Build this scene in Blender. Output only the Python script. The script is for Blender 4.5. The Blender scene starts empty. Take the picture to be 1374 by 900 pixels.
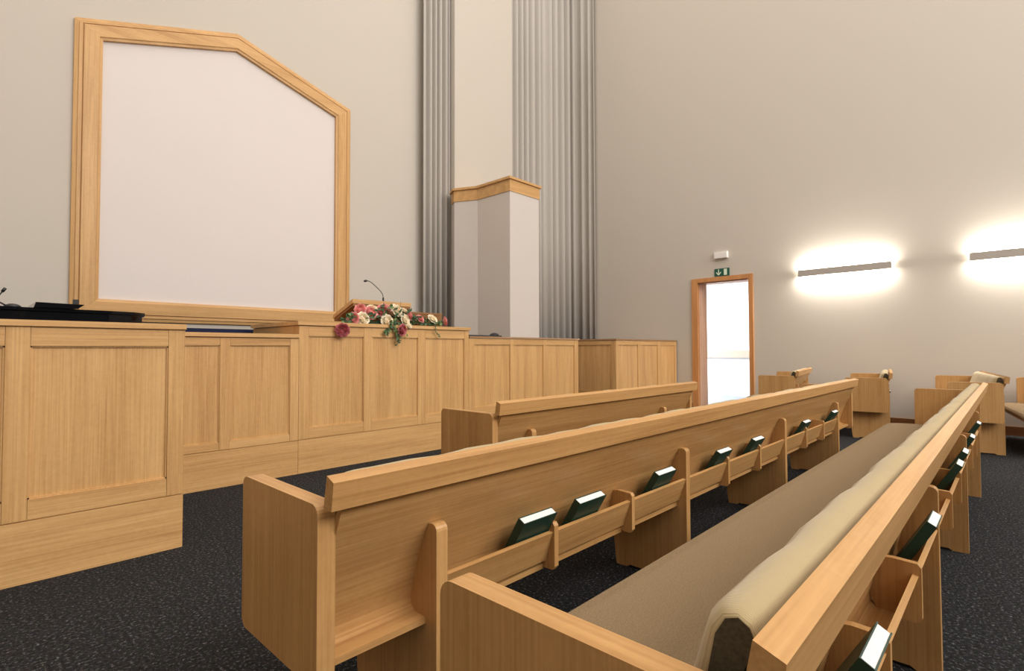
import bpy, bmesh, math, random
from mathutils import Vector, Matrix
random.seed(7)
SC = bpy.context.scene
COL = SC.collection
PI = math.pi
rad = math.radians

# ------------------------------------------------------------------ materials
def new_mat(name):
    m = bpy.data.materials.new(name); m.use_nodes = True
    nt = m.node_tree; nt.nodes.clear()
    o = nt.nodes.new('ShaderNodeOutputMaterial'); b = nt.nodes.new('ShaderNodeBsdfPrincipled')
    nt.links.new(b.outputs[0], o.inputs[0])
    return m, nt, b

def plain(name, col, rough=.5, metal=0., noise=0., nscale=30., bump=0., coat=0., spec=.5):
    m, nt, b = new_mat(name)
    b.inputs['Roughness'].default_value = rough; b.inputs['Metallic'].default_value = metal
    b.inputs['Coat Weight'].default_value = coat
    b.inputs['Specular IOR Level'].default_value = spec
    tc = nt.nodes.new('ShaderNodeTexCoord'); n = nt.nodes.new('ShaderNodeTexNoise')
    n.inputs['Scale'].default_value = nscale; n.inputs['Detail'].default_value = 4
    nt.links.new(tc.outputs['Object'], n.inputs['Vector'])
    r = nt.nodes.new('ShaderNodeValToRGB')
    e = r.color_ramp.elements
    e[0].position = .3; e[1].position = .7
    e[0].color = tuple(c*(1-noise) for c in col)+(1,); e[1].color = tuple(min(1, c*(1+noise)) for c in col)+(1,)
    nt.links.new(n.outputs['Fac'], r.inputs['Fac']); nt.links.new(r.outputs[0], b.inputs['Base Color'])
    if bump:
        bp = nt.nodes.new('ShaderNodeBump'); bp.inputs['Strength'].default_value = bump; bp.inputs['Distance'].default_value = .004
        nt.links.new(n.outputs['Fac'], bp.inputs['Height']); nt.links.new(bp.outputs[0], b.inputs['Normal'])
    return m

def oak(name, axis, tint=(1, 1, 1), rough=.42):
    """oak veneer with the grain running along the object's own x, y or z"""
    m, nt, b = new_mat(name)
    L = nt.links
    tc = nt.nodes.new('ShaderNodeTexCoord')
    oi = nt.nodes.new('ShaderNodeObjectInfo')
    add = nt.nodes.new('ShaderNodeVectorMath'); add.operation = 'ADD'
    sc_ = nt.nodes.new('ShaderNodeVectorMath'); sc_.operation = 'SCALE'; sc_.inputs['Scale'].default_value = 13.7
    comb = nt.nodes.new('ShaderNodeCombineXYZ')
    for i in range(3): L.new(oi.outputs['Random'], comb.inputs[i])
    L.new(comb.outputs[0], sc_.inputs[0]); L.new(tc.outputs['Object'], add.inputs[0]); L.new(sc_.outputs[0], add.inputs[1])
    i = 'xyz'.index(axis)
    def mp(al, ac):
        mpn = nt.nodes.new('ShaderNodeMapping'); s = [ac]*3; s[i] = al
        mpn.inputs['Scale'].default_value = s; L.new(add.outputs[0], mpn.inputs['Vector']); return mpn.outputs[0]
    def noise(vec, sc, det=3, dist=0.):
        n = nt.nodes.new('ShaderNodeTexNoise'); n.inputs['Scale'].default_value = sc; n.inputs['Detail'].default_value = det
        n.inputs['Distortion'].default_value = dist; L.new(vec, n.inputs['Vector']); return n.outputs['Fac']
    n1 = noise(mp(.5, 9), 1., 4, .4)        # broad bands
    n2 = noise(mp(2.2, 130), 1., 3, .0)     # fine pores
    n3 = noise(mp(26, 34), 1., 2, 1.2)      # ray fleck
    mx = nt.nodes.new('ShaderNodeMath'); mx.operation = 'MULTIPLY_ADD'; mx.inputs[1].default_value = .5
    L.new(n2, mx.inputs[0])
    m2 = nt.nodes.new('ShaderNodeMath'); m2.operation = 'MULTIPLY'; m2.inputs[1].default_value = .5; L.new(n1, m2.inputs[0]); L.new(m2.outputs[0], mx.inputs[2])
    m3 = nt.nodes.new('ShaderNodeMath'); m3.operation = 'MULTIPLY_ADD'; m3.inputs[1].default_value = .14; L.new(n3, m3.inputs[0]); L.new(mx.outputs[0], m3.inputs[2])
    r = nt.nodes.new('ShaderNodeValToRGB'); e = r.color_ramp.elements
    t = tint
    e[0].position = .38; e[0].color = (.49*t[0], .270*t[1], .104*t[2], 1)
    e[1].position = .80; e[1].color = (.80*t[0], .510*t[1], .245*t[2], 1)
    mid = e.new(.56); mid.color = (.64*t[0], .382*t[1], .165*t[2], 1)
    L.new(m3.outputs[0], r.inputs['Fac']); L.new(r.outputs[0], b.inputs['Base Color'])
    b.inputs['Roughness'].default_value = rough
    b.inputs['Specular IOR Level'].default_value = .35
    bp = nt.nodes.new('ShaderNodeBump'); bp.inputs['Strength'].default_value = .12; bp.inputs['Distance'].default_value = .001
    L.new(n2, bp.inputs['Height']); L.new(bp.outputs[0], b.inputs['Normal'])
    return m

def carpet_mat():
    m, nt, b = new_mat('charcoal_carpet'); L = nt.links
    tc = nt.nodes.new('ShaderNodeTexCoord')
    v = nt.nodes.new('ShaderNodeTexVoronoi'); v.inputs['Scale'].default_value = 130
    n = nt.nodes.new('ShaderNodeTexNoise'); n.inputs['Scale'].default_value = 75; n.inputs['Detail'].default_value = 5; n.inputs['Roughness'].default_value = .7
    L.new(tc.outputs['Object'], v.inputs['Vector']); L.new(tc.outputs['Object'], n.inputs['Vector'])
    r = nt.nodes.new('ShaderNodeValToRGB'); e = r.color_ramp.elements
    e[0].position = .40; e[0].color = (.016, .016, .020, 1); e[1].position = .74; e[1].color = (.30, .30, .34, 1)
    k = e.new(.56); k.color = (.030, .030, .036, 1)
    L.new(n.outputs['Fac'], r.inputs['Fac'])
    mix = nt.nodes.new('ShaderNodeMix'); mix.data_type = 'RGBA'; mix.blend_type = 'MULTIPLY'; mix.inputs[0].default_value = .6
    L.new(r.outputs[0], mix.inputs[6]); L.new(v.outputs['Color'], mix.inputs[7]); 
    hs = nt.nodes.new('ShaderNodeHueSaturation'); hs.inputs['Saturation'].default_value = .35; L.new(mix.outputs[2], hs.inputs['Color'])
    L.new(hs.outputs[0], b.inputs['Base Color'])
    b.inputs['Roughness'].default_value = 1; b.inputs['Specular IOR Level'].default_value = .1
    bp = nt.nodes.new('ShaderNodeBump'); bp.inputs['Strength'].default_value = .8; bp.inputs['Distance'].default_value = .008
    L.new(n.outputs['Fac'], bp.inputs['Height']); L.new(bp.outputs[0], b.inputs['Normal'])
    return m

def rib_fabric(name, col, scale=95.):
    m, nt, b = new_mat(name); L = nt.links
    tc = nt.nodes.new('ShaderNodeTexCoord')
    w = nt.nodes.new('ShaderNodeTexWave'); w.bands_direction = 'X'; w.inputs['Scale'].default_value = scale/2; w.inputs['Distortion'].default_value = .6
    w.inputs['Detail Scale'].default_value = 2
    n = nt.nodes.new('ShaderNodeTexNoise'); n.inputs['Scale'].default_value = 6; n.inputs['Detail'].default_value = 6
    L.new(tc.outputs['Object'], w.inputs['Vector']); L.new(tc.outputs['Object'], n.inputs['Vector'])
    r = nt.nodes.new('ShaderNodeValToRGB'); e = r.color_ramp.elements
    e[0].position = 0; e[0].color = tuple(c*.86 for c in col)+(1,); e[1].position = .8; e[1].color = tuple(c*1.06 for c in col)+(1,)
    L.new(w.outputs['Fac'], r.inputs['Fac'])
    r2 = nt.nodes.new('ShaderNodeValToRGB'); r2.color_ramp.elements[0].color = (.82, .82, .82, 1); r2.color_ramp.elements[1].color = (1.08, 1.08, 1.08, 1)
    L.new(n.outputs['Fac'], r2.inputs['Fac'])
    mix = nt.nodes.new('ShaderNodeMix'); mix.data_type = 'RGBA'; mix.blend_type = 'MULTIPLY'; mix.inputs[0].default_value = 1
    L.new(r.outputs[0], mix.inputs[6]); L.new(r2.outputs[0], mix.inputs[7]); L.new(mix.outputs[2], b.inputs['Base Color'])
    b.inputs['Roughness'].default_value = .95; b.inputs['Specular IOR Level'].default_value = .15
    b.inputs['Sheen Weight'].default_value = .25
    bp = nt.nodes.new('ShaderNodeBump'); bp.inputs['Strength'].default_value = .3; bp.inputs['Distance'].default_value = .001
    L.new(w.outputs['Fac'], bp.inputs['Height']); L.new(bp.outputs[0], b.inputs['Normal'])
    return m

def emit(name, col, s):
    m = bpy.data.materials.new(name); m.use_nodes = True; nt = m.node_tree; nt.nodes.clear()
    o = nt.nodes.new('ShaderNodeOutputMaterial'); e = nt.nodes.new('ShaderNodeEmission')
    e.inputs[0].default_value = (*col, 1); e.inputs[1].default_value = s; nt.links.new(e.outputs[0], o.inputs[0]); return m

OT = (.90, .865, .79)
OX, OY, OZ = oak('oak_grain_x', 'x', OT), oak('oak_grain_y', 'y', OT), oak('oak_grain_z', 'z', OT)
PT = (.72, .655, .55)
PX, PY_, PZ = oak('pew_oak_x', 'x', PT), oak('pew_oak_y', 'y', PT), oak('pew_oak_z', 'z', PT)
DX, DZ = oak('dark_oak_x', 'x', (.40, .30, .22)), oak('brown_oak_z', 'z', (.33, .25, .19))
DOORW = oak('door_casing_oak', 'z', (.86, .66, .55))
CAPG = oak('counter_cap_oak', 'x', (.55, .52, .60))
WALL = plain('warm_white_wall_paint', (.565, .515, .450), .9, noise=.015, nscale=300, bump=.05, spec=.2)
WHITE = plain('white_plaster', (.60, .545, .50), .9, noise=.01, nscale=200, spec=.2)
SCREENM = plain('white_screen_cloth', (.72, .66, .63), .95, noise=.02, nscale=260, bump=.05, spec=.1)
HALLW = plain('corridor_white_paint', (.85, .85, .85), .9, noise=.01)
HALLF = plain('corridor_floor_vinyl', (.30, .36, .48), .4, noise=.04, nscale=8)
CURT = plain('grey_curtain_cloth', (.475, .44, .40), .9, noise=.05, nscale=120, spec=.15)
SEATF = plain('tan_seat_cloth', (.225, .160, .092), .97, noise=.20, nscale=260, bump=.4, spec=.1)
PADF = rib_fabric('ribbed_beige_cloth', (.42, .325, .175), 190.)
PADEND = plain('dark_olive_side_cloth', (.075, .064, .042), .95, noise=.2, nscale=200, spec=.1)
GREEN = plain('dark_green_book_cloth', (.006, .040, .026), .5, noise=.15, nscale=300)
PAPER = plain('book_pages', (.86, .84, .78), .8, noise=.04, nscale=400)
BLACK = plain('black_lacquer', (.003, .003, .004), .06, noise=.0, spec=.22)
BLKM = plain('matt_black_metal', (.012, .011, .012), .45, noise=.1)
NAVY = plain('navy_upholstery', (.006, .011, .045), .9, noise=.2, nscale=150)
ALU = plain('brushed_grey_aluminium', (.42, .38, .34), .6, metal=.0, noise=.05, nscale=90)
PLAST = plain('white_plastic', (.80, .77, .74), .5, noise=.01)
SIGNG = plain('exit_sign_green', (.004, .085, .055), .5, noise=.02)
SIGNW = plain('exit_sign_pale', (.70, .80, .62), .5, noise=.01)
LEAF = plain('leaf_green', (.035, .085, .03), .6, noise=.5, nscale=25)
LEAF2 = plain('pale_leaf_green', (.13, .20, .06), .6, noise=.4, nscale=25)
PINK = plain('pink_rose_petal', (.80, .32, .29), .7, noise=.25, nscale=30)
LPINK = plain('pale_pink_rose_petal', (.82, .42, .38), .7, noise=.2, nscale=30)
MAUVE = plain('dusky_rose_petal', (.52, .14, .15), .7, noise=.3, nscale=30)
CREAM = plain('cream_rose_petal', (.92, .80, .60), .7, noise=.12, nscale=30)
CREAMY = plain('rose_heart_yellow', (.78, .42, .12), .7, noise=.2, nscale=30)
BASEB = oak('brown_baseboard_oak', 'y', (.36, .25, .20))

# ------------------------------------------------------------------ mesh helpers
def box(bm, x0, x1, y0, y1, z0, z1):
    vs = [bm.verts.new(p) for p in ((x0,y0,z0),(x1,y0,z0),(x1,y1,z0),(x0,y1,z0),(x0,y0,z1),(x1,y0,z1),(x1,y1,z1),(x0,y1,z1))]
    for f in ((0,3,2,1),(4,5,6,7),(0,1,5,4),(1,2,6,5),(2,3,7,6),(3,0,4,7)): bm.faces.new([vs[i] for i in f])
    return vs

def prism(bm, prof, a0, a1, axis='x'):
    """extrude a closed 2-D profile: axis x -> (y,z), y -> (x,z), z -> (x,y)"""
    def P(a, p):
        return {'x': (a, p[0], p[1]), 'y': (p[0], a, p[1]), 'z': (p[0], p[1], a)}[axis]
    A = [bm.verts.new(P(a0, p)) for p in prof]; B = [bm.verts.new(P(a1, p)) for p in prof]
    n = len(prof)
    bm.faces.new(A); bm.faces.new(B[::-1])
    for i in range(n):
        bm.faces.new([A[i], B[i], B[(i+1) % n], A[(i+1) % n]])

def obj(name, bm, mat, parent=None, loc=None, rz=0., bevel=0., seg=2, smooth=False, mats=None):
    if bevel:
        es = [e for e in bm.edges if len(e.link_faces) == 2 and e.calc_face_angle(0) > .5]
        bmesh.ops.bevel(bm, geom=es, offset=bevel, segments=seg, affect='EDGES', profile=.5, clamp_overlap=True)
    bmesh.ops.recalc_face_normals(bm, faces=bm.faces)
    me = bpy.data.meshes.new(name); bm.to_mesh(me); bm.free()
    for m in (mats or [mat]): me.materials.append(m)
    if smooth:
        for p in me.polygons: p.use_smooth = True
    o = bpy.data.objects.new(name, me); COL.objects.link(o)
    if parent: o.parent = parent
    if loc: o.location = loc
    o.rotation_euler.z = rz
    return o

def B(): return bmesh.new()
def boxobj(name, dims, mat, parent=None, bevel=0., **k):
    b = B(); box(b, *dims); return obj(name, b, mat, parent, bevel=bevel, **k)

def tag(o, label, cat, group=None, kind=None):
    o['label'] = label; o['category'] = cat
    if group: o['group'] = group
    if kind: o['kind'] = kind
    return o
def thing(name, label, cat, loc=(0,0,0), rz=0., group=None):
    o = bpy.data.objects.new(name, None); COL.objects.link(o); o.empty_display_size = .1
    o.location = loc; o.rotation_euler.z = rz
    return tag(o, label, cat, group)
def struct(o): o['kind'] = 'structure'; return o

def tube(bm, pts, r, n=8, taper=None):
    pts = [Vector(p) for p in pts]; rings = []
    for i, p in enumerate(pts):
        d = (pts[min(i+1, len(pts)-1)] - pts[max(i-1, 0)]).normalized()
        a = d.orthogonal().normalized(); 
        if abs(d.z) < .95: a = d.cross(Vector((0,0,1))).normalized()
        else: a = d.cross(Vector((0,1,0))).normalized()
        c = d.cross(a); rr = r if not taper else taper[i]
        rings.append([bm.verts.new(p + (a*math.cos(2*PI*k/n) + c*math.sin(2*PI*k/n))*rr) for k in range(n)])
    for i in range(len(rings)-1):
        for k in range(n): bm.faces.new([rings[i][k], rings[i][(k+1) % n], rings[i+1][(k+1) % n], rings[i+1][k]])
    bm.faces.new(rings[0][::-1]); bm.faces.new(rings[-1])

def arc(cx, cy, r, a0, a1, n=5):
    return [(cx + r*math.cos(rad(a0 + (a1-a0)*i/n)), cy + r*math.sin(rad(a0 + (a1-a0)*i/n))) for i in range(n+1)]

def rrect(x0, x1, y0, y1, r, n=5):
    return arc(x1-r, y0+r, r, -90, 0, n) + arc(x1-r, y1-r, r, 0, 90, n) + arc(x0+r, y1-r, r, 90, 180, n) + arc(x0+r, y0+r, r, 180, 270, n)

# ------------------------------------------------------------------ the room
CEIL = 11.0
AD = rad(-3)              # the wall with the doorway stands 3 degrees off square
XD = 9.70
YS = 7.70
struct(boxobj('floor', (-4, 10.6, -8.5, YS+.2, -.1, 0), carpet_mat()))
struct(boxobj('wall_front', (-4, 10.3, YS, YS+.2, 0, CEIL), WALL))
struct(boxobj('wall_left', (-4.2, -4, -8.5, YS+.2, 0, CEIL), WALL))
struct(boxobj('ceiling', (-4.2, 10.9, -8.5, YS+.2, CEIL, CEIL+.1), WHITE))
b = B()
D0, D1, DH = 3.955, 4.94, 2.436
box(b, XD, XD+.32, -9.2, D0, 0, CEIL); box(b, XD, XD+.32, D1, 8.4, 0, CEIL); box(b, XD, XD+.32, D0, D1, DH, CEIL)
struct(obj('wall_right', b, WALL, rz=AD))
b = B(); box(b, XD-.018, XD, -9, D0-.075, 0, .12); box(b, XD-.018, XD, D1+.12, 5.4, 0, .12)
struct(obj('baseboard_right', b, BASEB, rz=AD, bevel=.004))
# doorway: oak casing, lining, no leaf in view
dr = bpy.data.objects.new('door_1', None); COL.objects.link(dr); dr.rotation_euler.z = AD; dr['kind'] = 'structure'
b = B(); box(b, XD-.03, XD+.02, D1-.005, D1+.115, 0, DH+.08); box(b, XD-.03, XD+.02, D0-.072, D0+.004, 0, DH+.08)
box(b, XD-.03, XD+.02, D0+.004, D1-.005, DH, DH+.08)
obj('door_casing', b, DOORW, dr, bevel=.004)
b = B(); box(b, XD+.02, XD+.33, D1-.02, D1, 0, DH); box(b, XD+.02, XD+.33, D0, D0+.02, 0, DH); box(b, XD+.02, XD+.33, D0+.02, D1-.02, DH-.02, DH)
obj('door_lining', b, oak('pale_lining_oak', 'z', (1., .98, 1.35)), dr)
# corridor seen through the doorway
b = B(); box(b, XD+.32, 13.2, 1.5, 8.4, -.1, 0)
struct(obj('floor_corridor', b, HALLF, rz=AD))
b = B(); box(b, 13.0, 13.2, 1.5, 8.4, 0, 3.2); box(b, XD+.32, 13.2, 8.4, 8.5, 0, 3.2); box(b, XD+.32, 13.2, 1.4, 1.5, 0, 3.2)
struct(obj('wall_corridor', b, HALLW, rz=AD))
b = B(); box(b, XD+.32, 13.2, 1.4, 8.5, 3.2, 3.3)
struct(obj('ceiling_corridor', b, HALLW, rz=AD))
b = B(); box(b, 12.965, 13.0, 1.6, 8.3, .95, 1.13)
struct(obj('trim_1', b, plain('pale_rail_wood', (.62, .50, .40), .5), rz=AD, bevel=.004))
# plaster pier beside the left curtain
struct(boxobj('wall_pier', (6.323, 7.865, 7.40, YS, 0, CEIL), WALL))
# raised platform floor behind the panelled front
b = B(); box(b, -3.9, .84, 3.72, YS, 0, .45); box(b, .84, 6.62, 4.98, YS, 0, .45)
struct(obj('platform', b, carpet_mat()))

# ------------------------------------------------------------------ framed screen on the front wall
fs = thing('projection_screen', 'large white gabled screen in a wide moulded oak frame on the front wall', 'screen', (2.64, YS, 1.5))
def poly_off(P, d):
    """inset a closed polygon (x,z) by d"""
    n = len(P); out = []
    for i in range(n):
        p0, p1, p2 = Vector(P[i-1]), Vector(P[i]), Vector(P[(i+1) % n])
        a = (p1-p0).normalized(); c = (p2-p1).normalized()
        na = Vector((-a.y, a.x)); nc = Vector((-c.y, c.x))
        m = (na+nc); m = m/(m.dot(na))
        out.append(p1 + m*d)
    return [tuple(v) for v in out]
OUT = [(.915-2.64, 1.505-1.5), (4.36-2.64, 1.505-1.5), (4.36-2.64, 5.01-1.5), (2.65-2.64, 5.505-1.5), (.915-2.64, 4.94-1.5)]
INN = [(1.172-2.64, 1.755-1.5), (4.10-2.64, 1.755-1.5), (4.10-2.64, 4.81-1.5), (2.636-2.64, 5.246-1.5), (1.172-2.64, 4.77-1.5)]
def lerp_ring(t): return [tuple(Vector(o).lerp(Vector(i), t)) for o, i in zip(OUT, INN)]
steps = [(0, 0), (0, -.035), (.16, -.045), (.16, -.060), (.27, -.062), (.27, -.050), (.30, -.050), (.33, -.072), (.86, -.078), (.90, -.066), (1., -.060), (1., 0)]
b = B(); rings = []
for t, y in steps: rings.append([b.verts.new((x, y, z)) for x, z in lerp_ring(t)])
for i in range(len(rings)-1):
    for k in range(5): b.faces.new([rings[i][k], rings[i][(k+1) % 5], rings[i+1][(k+1) % 5], rings[i+1][k]])
# split vertical members from the others so that the grain follows each
b.faces.ensure_lookup_table()
for f in b.faces:
    c = f.calc_center_median(); e = max(f.edges, key=lambda e: e.calc_length()); dv = (e.verts[0].co-e.verts[1].co).normalized()
    f.material_index = 1 if abs(dv.z) > .9 else 0
obj('frame', b, None, fs, mats=[OX, OZ])
b = B(); fr = [b.verts.new((x, -.02, z)) for x, z in INN]; b.faces.new(fr); bk = [b.verts.new((x, -.004, z)) for x, z in INN]; b.faces.new(bk[::-1])
for k in range(5): b.faces.new([fr[k], fr[(k+1) % 5], bk[(k+1) % 5], bk[k]])
obj('screen_panel', b, SCREENM, fs)

# ------------------------------------------------------------------ curtains
def curtain(name, label, path, n, amp, z0, z1, seed, pw=1.0):
    rnd = random.Random(seed)
    pts = [Vector(p) for p in path]
    seg = [(pts[i+1]-pts[i]).length for i in range(len(pts)-1)]; tot = sum(seg)
    o0 = pts[0].copy()
    def at(s):
        for i, l in enumerate(seg):
            if s <= l or i == len(seg)-1:
                d = (pts[i+1]-pts[i]).normalized(); return pts[i]+d*s, Vector((d.y, -d.x))
            s -= l
    amps = [amp*rnd.uniform(.6, 1.25) for _ in range(n+2)]; offs = [rnd.uniform(-.25, .25) for _ in range(n+2)]
    N = n*14; b = B(); cols = []
    zs = [z0, (z0*2+z1)/3, (z0+z1*2)/3, z1]
    for i in range(N+1):
        t = i/N; ph = t**pw*n; k = int(ph)
        f = ph-k; A = amps[k]*(1-f)+amps[k+1]*f; of = offs[k]*(1-f)+offs[k+1]*f
        p, nn = at(t*tot)
        w = math.sin(2*PI*(ph+of*.6)); w = math.copysign(abs(w)**.75, w)
        col = []
        for z in zs:
            q = p+nn*(w*A)-o0
            col.append(b.verts.new((q.x, q.y, z)))
        cols.append(col)
    for i in range(N):
        for j in range(3): b.faces.new([cols[i][j], cols[i+1][j], cols[i+1][j+1], cols[i][j+1]])
    o = obj(name, b, CURT, loc=(o0.x, o0.y, 0), smooth=True)
    m = o.modifiers.new('th', 'SOLIDIFY'); m.thickness = .006
    tag(o, label, 'curtain', 'grey floor length curtains beside the corner'); return o
curtain('curtain', 'narrow grey pleated curtain left of the plain wall pier', [(5.70, 7.55), (6.30, 7.53)], 5, .06, .46, CEIL-.02, 3)
curtain('curtain', 'wide grey pleated curtain filling the room corner behind the white column box', [(7.87, 7.50), (9.55, 7.50), (9.93, 7.45), (10.005, 7.36), (9.985, 6.80)], 14, .06, .05, CEIL-.02, 5, .92)

# ------------------------------------------------------------------ white angular column box with oak cornice
cb = thing('speaker_enclosure', 'white angular box column with an oak cornice before the curtained corner', 'column', (6.32, 6.0, .45))
prof = [(0, 0), (.735, 0), (.735, 1.355), (-.10, 1.355), (-.19, 1.18), (0, .775)]
b = B(); prism(b, prof, 0, 3.36, 'z'); obj('body', b, WHITE, cb)
def off2(P, d): return poly_off(P, -d)
b = B(); prism(b, off2(prof[:3]+prof[3:], .012), 3.335, 3.53, 'z'); prism(b, off2(prof, .04), 3.53, 3.57, 'z')
obj('cornice', b, OX, cb, bevel=.0015, seg=1)

# ------------------------------------------------------------------ panelled rostrum
def panel_run(parent, x0, x1, z0, z1, opens, zo0, zo1, plinth, y=0., t=.03, matZ=OZ, matX=OX):
    """framed front facing -y between x0..x1; opens: list of (a,b) panel openings"""
    boxobj('plinth', (x0, x1, y, y+t, 0, plinth), matX, parent, bevel=.0015)
    prev = x0
    for a, c in opens+[(x1, x1)]:
        if a > prev: boxobj('stile', (prev, a, y, y+t, plinth+.006, z1), matZ, parent, bevel=.0015)
        prev = c
    for a, c in opens:
        boxobj('rail', (a+.0015, c-.0015, y+.001, y+t, plinth+.006, zo0), matX, parent, bevel=.0015)
        boxobj('rail', (a+.0015, c-.0015, y+.001, y+t, zo1, z1), matX, parent, bevel=.0015)
    boxobj('bead', (x0, x1, y+.010, y+t, plinth, plinth+.007), matX, parent)
    for a, c in opens:
        b = B(); box(b, a, c, y+.016, y+t, zo0, zo1)
        # moulding slope round the panel
        for (u0, u1, w0, w1) in ((a, a+.008, zo0, zo1), (c-.008, c, zo0, zo1), (a, c, zo0, zo0+.008), (a, c, zo1-.008, zo1)):
            box(b, u0, u1, y+.008, y+.02, w0, w1)
        obj('panel', b, matZ, parent, bevel=.001, seg=1)

def side_run(parent, x, y0, y1, z1, opens, zo0, zo1, plinth, sgn=-1, mats=None):
    """framed side facing -x at x between y0..y1"""
    a, c = (x, x+.03) if sgn < 0 else (x-.03, x)
    b = B(); box(b, a, c, y0, y1, 0, plinth); obj('plinth', b, OY, parent, bevel=.0015)
    prev = y0
    for p, q in opens+[(y1, y1)]:
        if p > prev: boxobj('stile', (a, c, prev, p, plinth+.004, z1), OZ, parent, bevel=.0015)
        prev = q
    for p, q in opens:
        boxobj('rail', (a, c, p, q, plinth+.004, zo0), OY, parent, bevel=.0015); boxobj('rail', (a, c, p, q, zo1, z1), OY, parent, bevel=.0015)
    for p, q in opens: boxobj('panel', ((a+.012) if sgn < 0 else a, c if sgn < 0 else c-.012, p, q, zo0, zo1), OZ, parent)

YB = 3.582; YP = 4.878
# left choir front, nearest the camera
t = thing('panelled_choir_front', 'tall oak panelled front nearest the camera at far left with black piano behind', 'panelling', (.965, YB, 0))
def sh(L, d): return [(a-d, c-d) for a, c in L]
panel_run(t, -4.9, 0, 0, 1.276, sh([(-3.36, -2.56), (-2.47, -1.67), (-1.58, -.49), (-.40, .190), (.2815, .8815)], .965), .412, 1.178, .306)
side_run(t, 0, .03, .97, 1.276, [(.12, .88)], .412, 1.178, .306, sgn=1)
b = B(); box(b, -4.9, .004, -.012, .16, 1.277, 1.308); box(b, -.14, .004, .16, .965, 1.277, 1.308)
obj('cap', b, OX, t, bevel=.003)
# section A : low counter between choir front and pulpit
t = thing('rostrum_counter', 'low two panel oak counter between the choir front and the raised pulpit block', 'panelling', (1.08, YP, 0))
panel_run(t, 0, 1.176, 0, 1.267, sh([(1.12, 1.577), (1.658, 2.177)], 1.08), .38, 1.199, .309)
b = B(); box(b, 0, 1.176, -.018, .42, 1.270, 1.304)
obj('cap', b, OX, t, bevel=.003)
# section B : raised pulpit block
t = thing('pulpit_block', 'raised three panel oak pulpit block under the roses and reading desk', 'panelling', (2.259, YP, 0))
panel_run(t, 0, 2.138, 0, 1.388, sh([(2.353, 2.945), (3.04, 3.632), (3.735, 4.325)], 2.259), .42, 1.290, .311)
side_run(t, 0, .03, 1.1, 1.388, [(.12, 1.0)], .42, 1.29, .311); side_run(t, 2.138, .03, 1.1, 1.388, [(.12, 1.0)], .42, 1.29, .311, sgn=1)
boxobj('cap', (-.018, 2.156, -.018, 1.12, 1.392, 1.428), OX, t, bevel=.003)
# section C
t = thing('rostrum_counter', 'low three panel oak counter right of the pulpit block ending at the recess', 'panelling', (4.40, YP, 0))
panel_run(t, 0, 2.26, 0, 1.298, sh([(4.49, 5.14), (5.235, 5.825), (5.91, 6.565)], 4.40), .44, 1.222, .313)
side_run(t, 2.26, .03, 1.05, 1.298, [(.12, .95)], .44, 1.222, .313, sgn=1)
b = B(); box(b, 0, 2.275, -.012, .45, 1.302, 1.324); box(b, 2.1, 2.275, .45, 1.05, 1.302, 1.324)
obj('cap', b, CAPG, t, bevel=.002)
# section D
t = thing('rostrum_counter', 'oak three panel counter standing against the doorway wall beyond the recess', 'panelling', (7.735, YP, 0))
panel_run(t, 0, 2.21, 0, 1.312, sh([(7.82, 8.46), (8.57, 9.18), (9.29, 9.87)], 7.735), .44, 1.236, .313)
side_run(t, 0, .03, 1.9, 1.312, [(.10, 1.0), (1.1, 1.8)], .44, 1.236, .313)
boxobj('cap', (-.012, 2.22, -.012, 1.9, 1.316, 1.338), CAPG, t, bevel=.002)

# navy bench back behind the low counter
t = thing('stage_bench', 'upholstered bench with a navy back showing behind the low counter', 'bench', (2.2, 6.12, .45))
boxobj('backrest', (-1.15, 1.3, 0, .06, .38, .935), NAVY, t, bevel=.015)
boxobj('seat', (-1.15, 1.3, .06, .5, .36, .44), NAVY, t, bevel=.02)
for x in (-1.1, 1.2):
    for y in (.03, .42): boxobj('leg', (x, x+.05, y, y+.05, 0, .37), DX, t, bevel=.003)

# ------------------------------------------------------------------ reading desk, microphone, box on the pulpit block
t = thing('lectern', 'sloped oak reading desk standing on the pulpit block behind the roses', 'lectern', (2.94, 5.10, 1.428))
b = B(); prism(b, [(0, .228), (0, .272), (.42, .118), (.42, .078)], 0, .755, 'x'); obj('desk_top', b, OX, t, bevel=.003)
b = B(); prism(b, [(.06, 0), (.06, .195), (.34, .10), (.34, 0)], .08, .675, 'x'); obj('desk_body', b, DX, t, bevel=.003)
b = B(); prism(b, [(.004, .2), (.004, .227), (.41, .077), (.41, .05)], .01, .745, 'x'); obj('underside', b, DX, t)
t = thing('microphone', 'black gooseneck microphone rising from the top of the reading desk', 'microphone', (3.34, 5.135, 1.691))
b = B(); tube(b, [(0,0,-.002), (0,0,.012)], .018, 14); tube(b, [(0,0,.012), (0,0,.05)], .010, 12); obj('base', b, BLKM, t, smooth=False)
b = B(); tube(b, [(0,0,.05), (-.008,0,.085), (-.03,0,.118), (-.09,0,.165), (-.15,0,.208), (-.19,0,.222), (-.205,0,.222)], .0042, 8); obj('gooseneck', b, BLKM, t, smooth=True)
b = B(); tube(b, [(-.205,0,.223), (-.212,0,.222), (-.235,0,.217), (-.245,0,.214)], .01, 10, taper=[.006, .012, .013, .007]); obj('capsule', b, BLKM, t, smooth=True)
t = thing('wooden_case', 'low dark brown wooden case on the pulpit block right of the desk', 'box', (3.66, 5.06, 1.428))
b = B(); prism(b, [(0, 0), (0, .168), (.28, .10), (.28, 0)], 0, .46, 'x'); obj('case_body', b, DZ, t, bevel=.003)
boxobj('lid_edge', (-.006, .466, -.006, .01, .150, .168), DX, t, bevel=.002)

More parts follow.
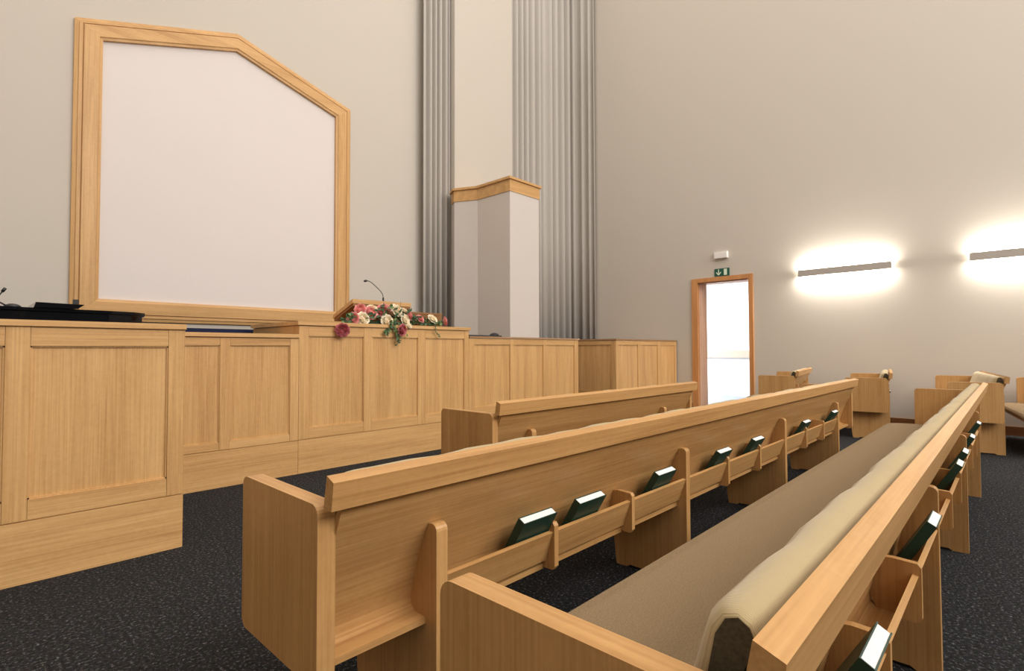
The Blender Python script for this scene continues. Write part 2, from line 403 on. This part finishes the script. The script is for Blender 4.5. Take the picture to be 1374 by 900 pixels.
# ------------------------------------------------------------------ roses
fl = thing('flower_arrangement', 'long arrangement of pink and cream roses with trailing leaves on the pulpit ledge', 'flowers', (3.35, 4.95, 1.428))
FO = Vector((3.35, 4.95, 1.428))
def rose(c, r, mat, heart, up, seed):
    rnd = random.Random(seed); b = B()
    up = Vector(up).normalized(); q = up.to_track_quat('Z', 'Y').to_matrix()
    layers = [(3, .20, .52, 4), (4, .36, .56, 8), (5, .54, .58, 14), (6, .74, .52, 26), (7, .92, .42, 44), (7, 1.02, .22, 66)]
    for li, (n, rr, h, open_) in enumerate(layers):
        for k in range(n):
            a0 = 2*PI*(k/n) + li*.7 + rnd.uniform(-.15, .15); wdt = 2*PI/n*.78
            vs = []
            R = r*rr; o_ = rad(open_)
            for i in range(5):          # up the petal
                t = i/4; row = []
                for j in range(6):      # across
                    s = (j/5-.5)*2; a = a0+s*wdt*(.45+.55*math.sin(PI*min(1, t*.75+.2)))
                    cup = R*(.35+.65*math.sin(t*PI*.55)) * (1+.28*max(0, t-.6)*math.sin(o_)*2)
                    z = -r*.55 + t*r*(h+.45)*(1-.12*s*s*t) - (t**3)*r*.28*math.sin(o_)
                    ruf = 1+.05*math.sin(9*a+li)*t
                    row.append(b.verts.new(q @ Vector((math.cos(a)*cup*ruf, math.sin(a)*cup*ruf, z))))
                vs.append(row)
            for i in range(4):
                for j in range(5):
                    f = b.faces.new([vs[i][j], vs[i][j+1], vs[i+1][j+1], vs[i+1][j]])
                    f.material_index = 1 if (heart and li < 1) else 0; f.smooth = True
    st = len(b.verts)
    ret = bmesh.ops.create_icosphere(b, subdivisions=2, radius=r*.62)
    for v in ret['verts']:
        w = 1+.10*math.sin(v.co.x/r*9+seed)*math.sin(v.co.y/r*8)
        v.co = q @ Vector((v.co.x*w, v.co.y*w, v.co.z*.55*w-r*.12))
    for f in {f for v in ret['verts'] for f in v.link_faces}: f.smooth = True; f.material_index = 0
    # green calyx
    cal = [b.verts.new(q @ Vector((math.cos(a)*r*.3, math.sin(a)*r*.3, -r*.5))) for a in [2*PI*k/8 for k in range(8)]]
    tip = b.verts.new(q @ Vector((0, 0, -r*.85)))
    for k in range(8):
        f = b.faces.new([cal[k], cal[(k+1) % 8], tip]); f.material_index = 2
    me = bpy.data.meshes.new('rose'); b.to_mesh(me); b.free()
    for m in (mat, heart or mat, LEAF): me.materials.append(m)
    o = bpy.data.objects.new('rose', me); COL.objects.link(o); o.parent = fl; o.location = Vector(c)-FO
    return o
RO = [  # x, y, z, r, kind, up
 (2.957,4.98,1.586,.050,'p',(-.6,-.7,.3)), (3.078,4.96,1.553,.060,'p',(-.1,-1,.35)), (3.225,4.98,1.576,.056,'p',(.2,-1,.3)),
 (3.288,4.99,1.628,.055,'l',(.3,-.5,.9)), (3.115,5.00,1.614,.045,'c',(-.1,-.5,.9)), (3.424,4.98,1.602,.062,'c',(.2,-.9,.5)),
 (3.535,4.99,1.594,.048,'w',(.5,-.5,.8)), (2.833,4.91,1.478,.052,'p',(-.7,-.8,.1)), (3.552,4.92,1.545,.048,'p',(.7,-.7,.3)),
 (3.69,4.91,1.516,.042,'p',(.2,-.8,.6)), (4.054,4.91,1.494,.050,'p',(.9,-.6,.2)), (2.953,4.91,1.483,.058,'c',(-.1,-1,.25)),
 (3.238,4.89,1.463,.062,'c',(.05,-1,.15)), (3.474,4.89,1.488,.054,'w',(.3,-1,.2)), (3.868,4.91,1.520,.052,'w',(.2,-.8,.7)),
 (3.378,4.81,1.370,.052,'m',(.3,-1,-.1)), (2.663,4.81,1.349,.056,'m',(-.5,-1,-.25)), (3.498,4.845,1.421,.022,'w',(0,-1,.2))]
for i, (x, y, z, r, k, up) in enumerate(RO):
    mt = {'p': PINK, 'l': LPINK, 'c': CREAM, 'w': CREAM, 'm': MAUVE}[k]
    o = rose((x, y, z), r*1.08, mt, CREAMY if k == 'c' else None, up, i)
    o['label'] = {'p': 'coral pink rose head', 'l': 'pale pink rose head', 'c': 'open cream rose head with yellow heart', 'w': 'cream white rose head', 'm': 'dusky dark pink rose head'}[k]
def leaf(b, p, d, l, w, mi, rnd):
    d = Vector(d).normalized(); s = d.cross(Vector((rnd.uniform(-.4, .4), -1, rnd.uniform(-.2, .8)))).normalized(); n = s.cross(d)
    rows = []
    for i in range(5):
        t = i/4; ww = w*math.sin(PI*min(.97, t*.9+.08)); c = Vector(p)+d*l*t-n*l*.25*t*t
        rows.append([b.verts.new(c-s*ww+n*ww*.3), b.verts.new(c), b.verts.new(c+s*ww+n*ww*.3)])
    for i in range(4):
        for j in range(2):
            f = b.faces.new([rows[i][j], rows[i][j+1], rows[i+1][j+1], rows[i+1][j]]); f.material_index = mi; f.smooth = True
rnd = random.Random(11); b = B()
for k in range(230):          # bed of leaves along the ledge
    x = rnd.uniform(-.58, .66); y = rnd.uniform(-.06, .12)
    hmax = .16*math.exp(-((x+.02)/.34)**2)+.035
    z = rnd.uniform(.004, hmax)
    a = rnd.uniform(-.5, 3.64)
    leaf(b, (x, y, z+.01), (math.cos(a)*.9, rnd.uniform(-.6, .1), abs(math.sin(a))*.5+.05), rnd.uniform(.035, .065), rnd.uniform(.010, .018), 0 if rnd.random() < .72 else 1, rnd)
def spray(pts, n, w0):         # drooping spray over the front edge
    P = [Vector(p) for p in pts]
    tube(b, P, .0022, 5)
    for k in range(n):
        t = k/(n-1)*(len(P)-1); i = min(int(t), len(P)-2); p = P[i].lerp(P[i+1], t-i)
        leaf(b, p, (rnd.uniform(-1, 1), rnd.uniform(-.5, .0), rnd.uniform(-1, .3)), rnd.uniform(.03, .05)*w0, rnd.uniform(.009, .015)*w0, 0 if rnd.random() < .7 else 1, rnd)
E1 = -.105
spray([(-.10,-.02,.05),(-.10,E1,.02),(-.13,E1,-.06),(-.17,E1,-.10)], 22, 1.0)
spray([(-.05,-.02,.05),(-.05,E1,.02),(-.04,E1,-.08),(-.02,E1-.01,-.13)], 26, 1.0)
spray([(.0,-.02,.05),(.0,E1,.02),(.03,E1,-.06),(.01,E1,-.15),(-.02,E1,-.21)], 22, .9)
spray([(.03,-.02,.04),(.05,E1,.0),(.10,E1,-.10)], 10, .8)
spray([(.50,-.02,.03),(.50,E1,.02),(.50,E1,-.05),(.54,E1,-.11)], 10, .8)
spray([(-.5,-.02,.03),(-.56,-.04,.03),(-.63,-.06,.02)], 14, 1.1)
spray([(-.5,-.0,.03),(-.52,-.06,.08),(-.60,-.07,.10)], 14, 1.1)
spray([(.35,-.02,.03),(.45,-.03,.04),(.66,-.03,.03)], 26, .9)
tube(b, [(.11,.03,.15), (.115,.03,.27)], .0016, 5)
for f in b.faces:
    pass
o = obj('foliage', b, None, fl, mats=[LEAF, LEAF2]); o['kind'] = 'stuff'
b = B(); box(b, -.34, .26, -.01, .10, 0, .03); obj('flower_tray', b, plain('dark_florist_foam', (.01, .03, .012), .9), fl, bevel=.008)

# ------------------------------------------------------------------ low black device on counter C
t = thing('desk_console', 'flat black console with a rounded knob on the counter right of the pulpit', 'console', (4.62, 5.02, 1.324))
boxobj('console_plate', (-.08, .50, 0, .22, 0, .022), BLKM, t, bevel=.004)
b = B(); bmesh.ops.create_uvsphere(b, u_segments=16, v_segments=8, radius=.075)
for v in b.verts: v.co.z = max(0, v.co.z)*.55; v.co.y *= .8
for v in b.verts: v.co += Vector((.46, .1, .02))
obj('rounded_cover', b, BLKM, t, smooth=True)

# ------------------------------------------------------------------ grand piano behind the choir front
t = thing('grand_piano', 'glossy black grand piano behind the tall oak choir front at far left', 'piano', (.1, 5.2, .45))
def pian(d=0.):
    P = [(-.95-d, -.62-d)]
    # bent side faces the congregation, tail to the right
    pts = [(-.30, -.62), (-.05, -.61), (.10, -.585), (.24, -.55), (.38, -.53), (.52, -.53), (.68, -.525), (.82, -.49), (.905, -.39), (.935, -.2), (.92, 0), (.87, .2), (.76, .42), (.55, .62), (.3, .76), (0, .78), (-.95, .78)]
    cx, cy = 0, .05
    for x, y in pts:
        v = Vector((x-cx, y-cy)); l = v.length; v = v*(1+d/l); P.append((cx+v.x, cy+v.y))
    return P
b = B(); prism(b, pian(), .62, .962, 'z'); obj('case', b, BLACK, t, bevel=.004)
b = B(); prism(b, pian(.018), .966, .986, 'z'); obj('lid', b, BLACK, t, bevel=.004)
b = B(); prism(b, [(.275, .988), (.50, .988), (.535, 1.018), (.285, 1.022)], -.58, -.10, 'y')
o = obj('music_desk', b, BLACK, t, bevel=.002)
b = B(); box(b, .475, .505, -.57, -.54, 1.022, 1.052); obj('lid_knob', b, BLKM, t, bevel=.003)
boxobj('keyboard_slip', (-1.12, -.95, -.62, .78, .60, .74), BLACK, t, bevel=.004)
b = B()
box(b, -1.10, -.97, -.56, .72, .74, .752); obj('keys', b, PAPER, t)
for x, y in ((-.8, -.5), (-.8, .62), (.62, 0.05)):
    b = B(); tube(b, [(x, y, .64), (x, y, .5), (x, y, .06), (x, y, 0)], .05, 12, taper=[.07, .05, .035, .035]); obj('leg', b, BLACK, t, smooth=False)
b = B(); box(b, -.62, -.58, -.05, .25, .1, .64); box(b, -.72, -.55, -.08, .28, .08, .11); obj('pedal_lyre', b, BLACK, t, bevel=.005)
t = thing('microphone', 'small black microphone with angled stem on the piano lid at far left', 'microphone', (.28, 4.72, 1.4365))
b = B(); bmesh.ops.create_uvsphere(b, u_segments=16, v_segments=8, radius=.045)
for v in b.verts: v.co.z = max(0, v.co.z)*.55
obj('base', b, BLKM, t, smooth=True)
b = B(); tube(b, [(-.03,0,.01), (-.062,0,.03), (-.072,0,.06), (-.045,0,.105)], .005, 8); obj('stem', b, BLKM, t, smooth=True)
b = B(); tube(b, [(-.05,0,.098), (-.035,0,.122)], .009, 8); obj('capsule', b, BLKM, t, smooth=True)

# ------------------------------------------------------------------ pews
def oz(pts):  # shell back face
    return pts
SH_BACK = [(-.018, .790), (.010, .720), (.037, .660), (.074, .583), (.091, .537), (.108, .480), (.120, .430), (.118, .408), (.100, .396), (.050, .392)]
def pew(name, label, loc, rz, L, fins, book_bays, group, z=0):
    """x along the pew, y towards the front; y=0 is the rear edge of the legs"""
    t = thing(name, label, 'pew', loc, rz, group)
    TH = .046
    ar = rrect(.018, .478, .350, .784, .028)
    for x0 in (0, L-TH):
        b = B(); prism(b, ar, x0, x0+TH, 'x'); e = obj('end_panel', b, None, t, bevel=.005, mats=[PZ, PY_])
        for p in e.data.polygons: p.material_index = 1 if abs(p.normal.z) > .6 else 0
    # moulded back shell sweeping to a rear ledge
    fr = [(p[0]+.020, p[1]) for p in SH_BACK[:6]] + [(.142, .43), (.15, .405), (.48, .392)]
    prof = SH_BACK + [(.050, .375), (.48, .372)] + fr[::-1]
    b = B(); prism(b, prof, TH, L-TH, 'x'); obj('back_shell', b, PX, t, bevel=.002, seg=1)
    # top rail
    b = B(); prism(b, [(-.006, .857), (-.038, .845), (-.029, .777), (.009, .779)], .010, L+.004, 'x'); obj('top_rail', b, PX, t, bevel=.0035)
    # legs with tall rounded fin
    for f in fins:
        leg = [(0, 0), (0, .630)] + arc(.020, .642, .020, 180, 90, 4) + [(.034, .661), (.0743, .583), (.0915, .537), (.1085, .480), (.119, .430), (.125, .385), (.44, .385), (.405, .03), (.40, 0), (.34, 0), (.32, .012), (.09, .012), (.07, 0)]
        b = B(); prism(b, leg, f, f+.040, 'x'); obj('leg', b, PZ, t, bevel=.003, seg=2)
    # book rack: brackets and slats
    for a, c in zip(fins[:-1], fins[1:]):
        s = (c-a)/3
        for k in (1, 2):
            br = [(-.004, .395), (-.004, .535), (.004, .546), (.066, .549), (.0865, .546), (.0905, .537), (.108, .480), (.119, .430), (.10, .39), (.040, .382), (.006, .382)]
            x = a+s*k; b = B(); prism(b, br, x, x+.022, 'x'); obj('rack_divider', b, PZ, t, bevel=.002)
        for k in range(3):
            x0 = a+s*k+(.040 if k == 0 else .022); x1 = a+s*(k+1)
            b = B(); prism(b, [(.002, .513), (.036, .408), (.050, .412), (.016, .517)], x0, x1, 'x'); obj('rack_slat', b, PX, t, bevel=.002)
    # seat cushion with rounded corners
    x0, x1, y0, y1 = TH+.004, L-TH-.004, .150, .692
    plan = [(x1, y0)] + arc(x1-.13, y1-.13, .13, 0, 90, 8) + arc(x0+.13, y1-.13, .13, 90, 180, 8) + [(x0, y0)]
    def inset(P, d):
        cx, cy = (x0+x1)/2, (y0+y1)/2; out = []
        for x, y in P:
            out.append((x+(d if x < cx else -d), y-(d if y > cy else 0)))
        return out
    b = B(); lay = [(0.022, .396), (.004, .404), (0, .420), (.004, .436), (.020, .452), (.06, .458)]
    rg = [[b.verts.new((x, y, zz)) for x, y in inset(plan, d)] for d, zz in lay]
    n = len(plan)
    for i in range(len(rg)-1):
        for k in range(n): b.faces.new([rg[i][k], rg[i][(k+1) % n], rg[i+1][(k+1) % n], rg[i+1][k]])
    b.faces.new(rg[0][::-1]); b.faces.new(rg[-1])
    obj('seat_cushion', b, SEATF, t, smooth=False)
    # seat board
    b = B(); pl = inset(plan, .03); prism(b, pl, .372, .395, 'z'); obj('seat_board', b, PX, t, bevel=.003)
    # back cushion
    b = B(); N = max(12, int(L/.06)); rows = []
    us = [0, .006/L, .02/L, .04/L, .07/L, .10/L]+[.1/L+(1-.2/L)*k/N for k in range(1, N)]+[1-.10/L, 1-.07/L, 1-.04/L, 1-.02/L, 1-.006/L, 1]
    N = len(us)-1
    for i in range(N+1):
        u = us[i]; x = TH+.030+u*(L-2*TH-.05)
        e = min(1, min(u, 1-u)*L/.10); e = math.sqrt(max(0, 1-(1-e)**2))*.42+.58
        bulge = .002*math.sin(x*2*PI/.23)+.002*math.sin(x*2*PI/.61+1)
        pf = [(.006, .828), (.016, .842), (.038, .850), (.064, .844), (.085, .822), (.097, .786), (.128, .690), (.158, .590), (.186, .500), (.194, .462)]
        bk = [(.165, .458), (.128, .500), (.112, .537), (.095, .583), (.060, .660), (.020, .740), (.004, .790)]
        row = []
        for j, (y, zz) in enumerate(pf):
            k = 1 if 0 < j < 9 else .3
            row.append(b.verts.new((x, .02+(y-.02)*e+bulge*k*.6, .46+(zz+bulge*k*1.0-.46)*(.93+.07*e))))
        for y, zz in bk: row.append(b.verts.new((x, y, zz)))
        rows.append(row)
    n = len(rows[0])
    for i in range(N):
        for k in range(n): b.faces.new([rows[i][k], rows[i][(k+1) % n], rows[i+1][(k+1) % n], rows[i+1][k]])
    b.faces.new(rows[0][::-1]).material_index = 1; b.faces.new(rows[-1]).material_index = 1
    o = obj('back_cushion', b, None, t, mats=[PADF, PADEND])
    for p in o.data.polygons: p.use_smooth = len(p.vertices) == 4
    return t

ORD = ['first', 'second', 'third', 'fourth', 'fifth', 'sixth', 'seventh', 'eighth']
def make_book():
    t = thing('hymn_book', '-', 'book')
    W, T, H = .172, .030, .206
    b = B(); box(b, 0, W, 0, .003, 0, H); box(b, 0, W, T-.003, T, 0, H); box(b, 0, .003, .003, T-.003, 0, H)
    obj('cover', b, GREEN, t, bevel=.0008, seg=1)
    b = B(); box(b, .003, W-.004, .003, T-.003, .003, H-.002); obj('pages', b, PAPER, t)
    return t
BK0 = make_book(); BKUSED = [False]
def book(pewloc, rz, u, label, group, lean=0., w=.0850, z=.4075):
    if not BKUSED[0]: o = BK0; BKUSED[0] = True
    else:
        o = BK0.copy(); COL.objects.link(o)
        for ch in BK0.children:
            c = ch.copy(); COL.objects.link(c); c.parent = o
    c, s = math.cos(rz), math.sin(rz)
    o.location = (pewloc[0]+u*c-w*s, pewloc[1]+u*s+w*c, z)
    o.rotation_euler = (rad(30), lean, rz)
    o['label'] = label; o['group'] = group
G1 = 'long pews facing the rostrum'; G2 = 'side pews by the doorway wall'
S = 1.554
p2 = (.603, 1.181, 0); f0 = .9435-.603
pew('pew', 'long oak pew in the middle with seven green hymn books in its rear rack', p2, 0, 5.71, [f0+i*S for i in range(4)], 0, G1)
p3 = (.552, .2036, 0); g0 = .841-.552
pew('pew', 'long oak pew in the foreground with its tan seat cushion in full view', p3, 0, 5.70, [g0+i*S for i in range(4)], 0, G1)
p1 = (2.145, 2.161, 0)
pew('pew', 'short oak pew standing closest to the panelled rostrum', p1, 0, 2.60, [.325, 2.03], 0, G1)
for i, u in enumerate([1.290, 1.596, 2.192, 2.880, 3.420, 4.500, 5.400]):
    book(p2, 0, u-p2[0], f'dark green hymn book in the middle long pew rack, {ORD[i]} from its near end', 'hymn books in the middle pew rack')
for i, u in enumerate([1.125, 2.150, 3.330, 3.75, 4.43, 5.28]):
    book(p3, 0, u-p3[0], f'dark green hymn book in the foreground pew rack, {ORD[i]} from its near end', 'hymn books in the foreground pew rack')
RF = rad(8.3)
F = [('side pew nearest the doorway, its oak rail seen from behind', (8.00, 2.18, 0), 1.62, [.25, 1.25]),
     ('side pew seen end on between the doorway pew and the foreground pew', (8.09, 1.135, 0), 1.55, [.10, 1.15]),
     ('side pew with exposed beige back cushion just beyond the far end of the foreground pew', (7.74, .065, 0), 1.85, [.10, 1.45]),
     ('side pew cut by the right edge of the photo showing its seat front', (7.72, -.76, 0), 1.85, [.25, 1.35])]
for lab, loc, L, fins in F: pew('pew', lab, loc, RF, L, fins, 0, G2)
book(F[0][1], RF, .62, 'dark green hymn book in the rack of the side pew nearest the doorway, left one', 'hymn books in the doorway pew rack')
book(F[0][1], RF, .95, 'dark green hymn book in the rack of the side pew nearest the doorway, right one', 'hymn books in the doorway pew rack')
book(F[1][1], RF, .52, 'dark green hymn book edge on behind the end on side pew', 'hymn books in the end on pew rack')

# ------------------------------------------------------------------ wall lights, sign, emergency light  (wall frame x' = XD)
def on_wall(y, z):   # point on the doorway wall
    return (XD*math.cos(AD)-y*math.sin(AD), XD*math.sin(AD)+y*math.cos(AD), z)
GL = emit('lamp_glow', (1, .93, .82), 9.)
for i, (yc, lab) in enumerate([(2.462, 'long slim grey wall light, the whole one right of the doorway'), (.265, 'long slim grey wall light cut by the right edge of the photo'), (-1.9, 'long slim grey wall light further right, outside the photo')]):
    if i == 2: continue
    t = thing('wall_light', lab, 'wall light', on_wall(yc, 2.419), AD, 'slim wall lights beside the doorway')
    h = .65
    b = B(); box(b, -.085, -.070, -h, h, -.056, .056); box(b, -.07, 0, -.06, .06, -.02, .02)
    obj('housing', b, ALU, t, bevel=.002)
    b = B(); box(b, -.066, -.030, -h+.012, h-.012, -.03, .03); obj('lamp_tube', b, GL, t)
    for sgn in (1, -1):
        ld = bpy.data.lights.new('wall_light_lamp', 'AREA'); ld.shape = 'RECTANGLE'; ld.size = .05; ld.size_y = 1.25; ld.energy = 26; ld.color = (1, .94, .86)
        lo = bpy.data.objects.new('wall_light_lamp', ld); COL.objects.link(lo); lo.parent = t
        lo.location = (-.045, 0, sgn*.036); lo.rotation_euler = (PI if sgn > 0 else 0, 0, 0)
t = thing('exit_sign', 'small green emergency exit sign with white down arrow above the doorway', 'sign', on_wall(4.452, 2.527), AD)
boxobj('sign_board', (-.014, 0, -.142, .142, 0, .142), SIGNG, t, bevel=.002)
b = B()   # arrow: stem and head, on the left of the sign as seen from the room (+y)
y = .060
def flat(pts): b.faces.new([b.verts.new((-.0155, py, pz)) for py, pz in pts])
flat([(y-.009, .128), (y+.009, .128), (y+.009, .045), (y-.009, .045)])
flat([(y, .014), (y-.046, .060), (y-.046, .085), (y, .040)]); flat([(y, .014), (y, .040), (y+.046, .085), (y+.046, .060)])
flat([(-.100, .128), (-.040, .128), (-.040, .014), (-.100, .014)])
obj('pictogram', b, SIGNW, t)
t = thing('emergency_light', 'small white box light on the wall above the exit sign', 'emergency light', on_wall(4.455, 2.855), AD)
boxobj('light_body', (-.055, 0, -.125, .125, 0, .125), PLAST, t, bevel=.006)
boxobj('diffuser', (-.062, -.055, -.115, .115, .008, .1), PLAST, t, bevel=.003)

# ------------------------------------------------------------------ lights
def area(name, loc, rot, sx, sy, e, col=(1, .95, .88)):
    ld = bpy.data.lights.new(name, 'AREA'); ld.shape = 'RECTANGLE'; ld.size = sx; ld.size_y = sy; ld.energy = e; ld.color = col
    o = bpy.data.objects.new(name, ld); COL.objects.link(o); o.location = loc; o.rotation_euler = rot; return o
area('overhead_fill', (3.2, .2, 10.9), (0, 0, 0), 13, 15, 620)  # added fill spanning the ceiling for even light, not a real fitting
area('rear_fill', (4.0, -7.6, 7.6), (rad(60), 0, 0), 10, 4, 760, (1, .97, .94))  # added unseen fill from high behind the camera, no window built here
area('rear_fill', (9.0, -6.0, 6.5), (rad(62), 0, rad(35)), 4, 3, 160, (1, .96, .92))  # another added fill, out of view behind the camera to the right
area('corridor_lamp', (11.9, 6.6, 3.1), (0, 0, 0), 1.6, 2.4, 150, (1, 1, 1))
W = bpy.data.worlds.new('world'); SC.world = W; W.use_nodes = True
bg = W.node_tree.nodes.get('Background') or W.node_tree.nodes.new('ShaderNodeBackground')
bg.inputs[0].default_value = (1, .97, .94, 1); bg.inputs[1].default_value = .15

# ------------------------------------------------------------------ camera
Fp, yaw, pitch, roll = 712.84, rad(43.315), rad(1.575), rad(-.153)
f = Vector((math.cos(pitch)*math.cos(yaw), math.cos(pitch)*math.sin(yaw), math.sin(pitch)))
r = Vector((math.sin(yaw), -math.cos(yaw), 0)); u = r.cross(f)
r2 = r*math.cos(roll)+u*math.sin(roll); u2 = -r*math.sin(roll)+u*math.cos(roll)
M = Matrix(((r2.x, u2.x, -f.x, 0), (r2.y, u2.y, -f.y, 0), (r2.z, u2.z, -f.z, 1.15), (0, 0, 0, 1)))
cd = bpy.data.cameras.new('camera'); cd.sensor_width = 36; cd.lens = Fp/1374*36; cd.clip_start = .05
co = bpy.data.objects.new('camera', cd); COL.objects.link(co); co.matrix_world = M; SC.camera = co
SC.view_settings.view_transform = 'Standard'; SC.view_settings.look = 'None'; SC.view_settings.exposure = .6
SC.cycles.max_bounces = 6
SC.cycles.use_denoising = True
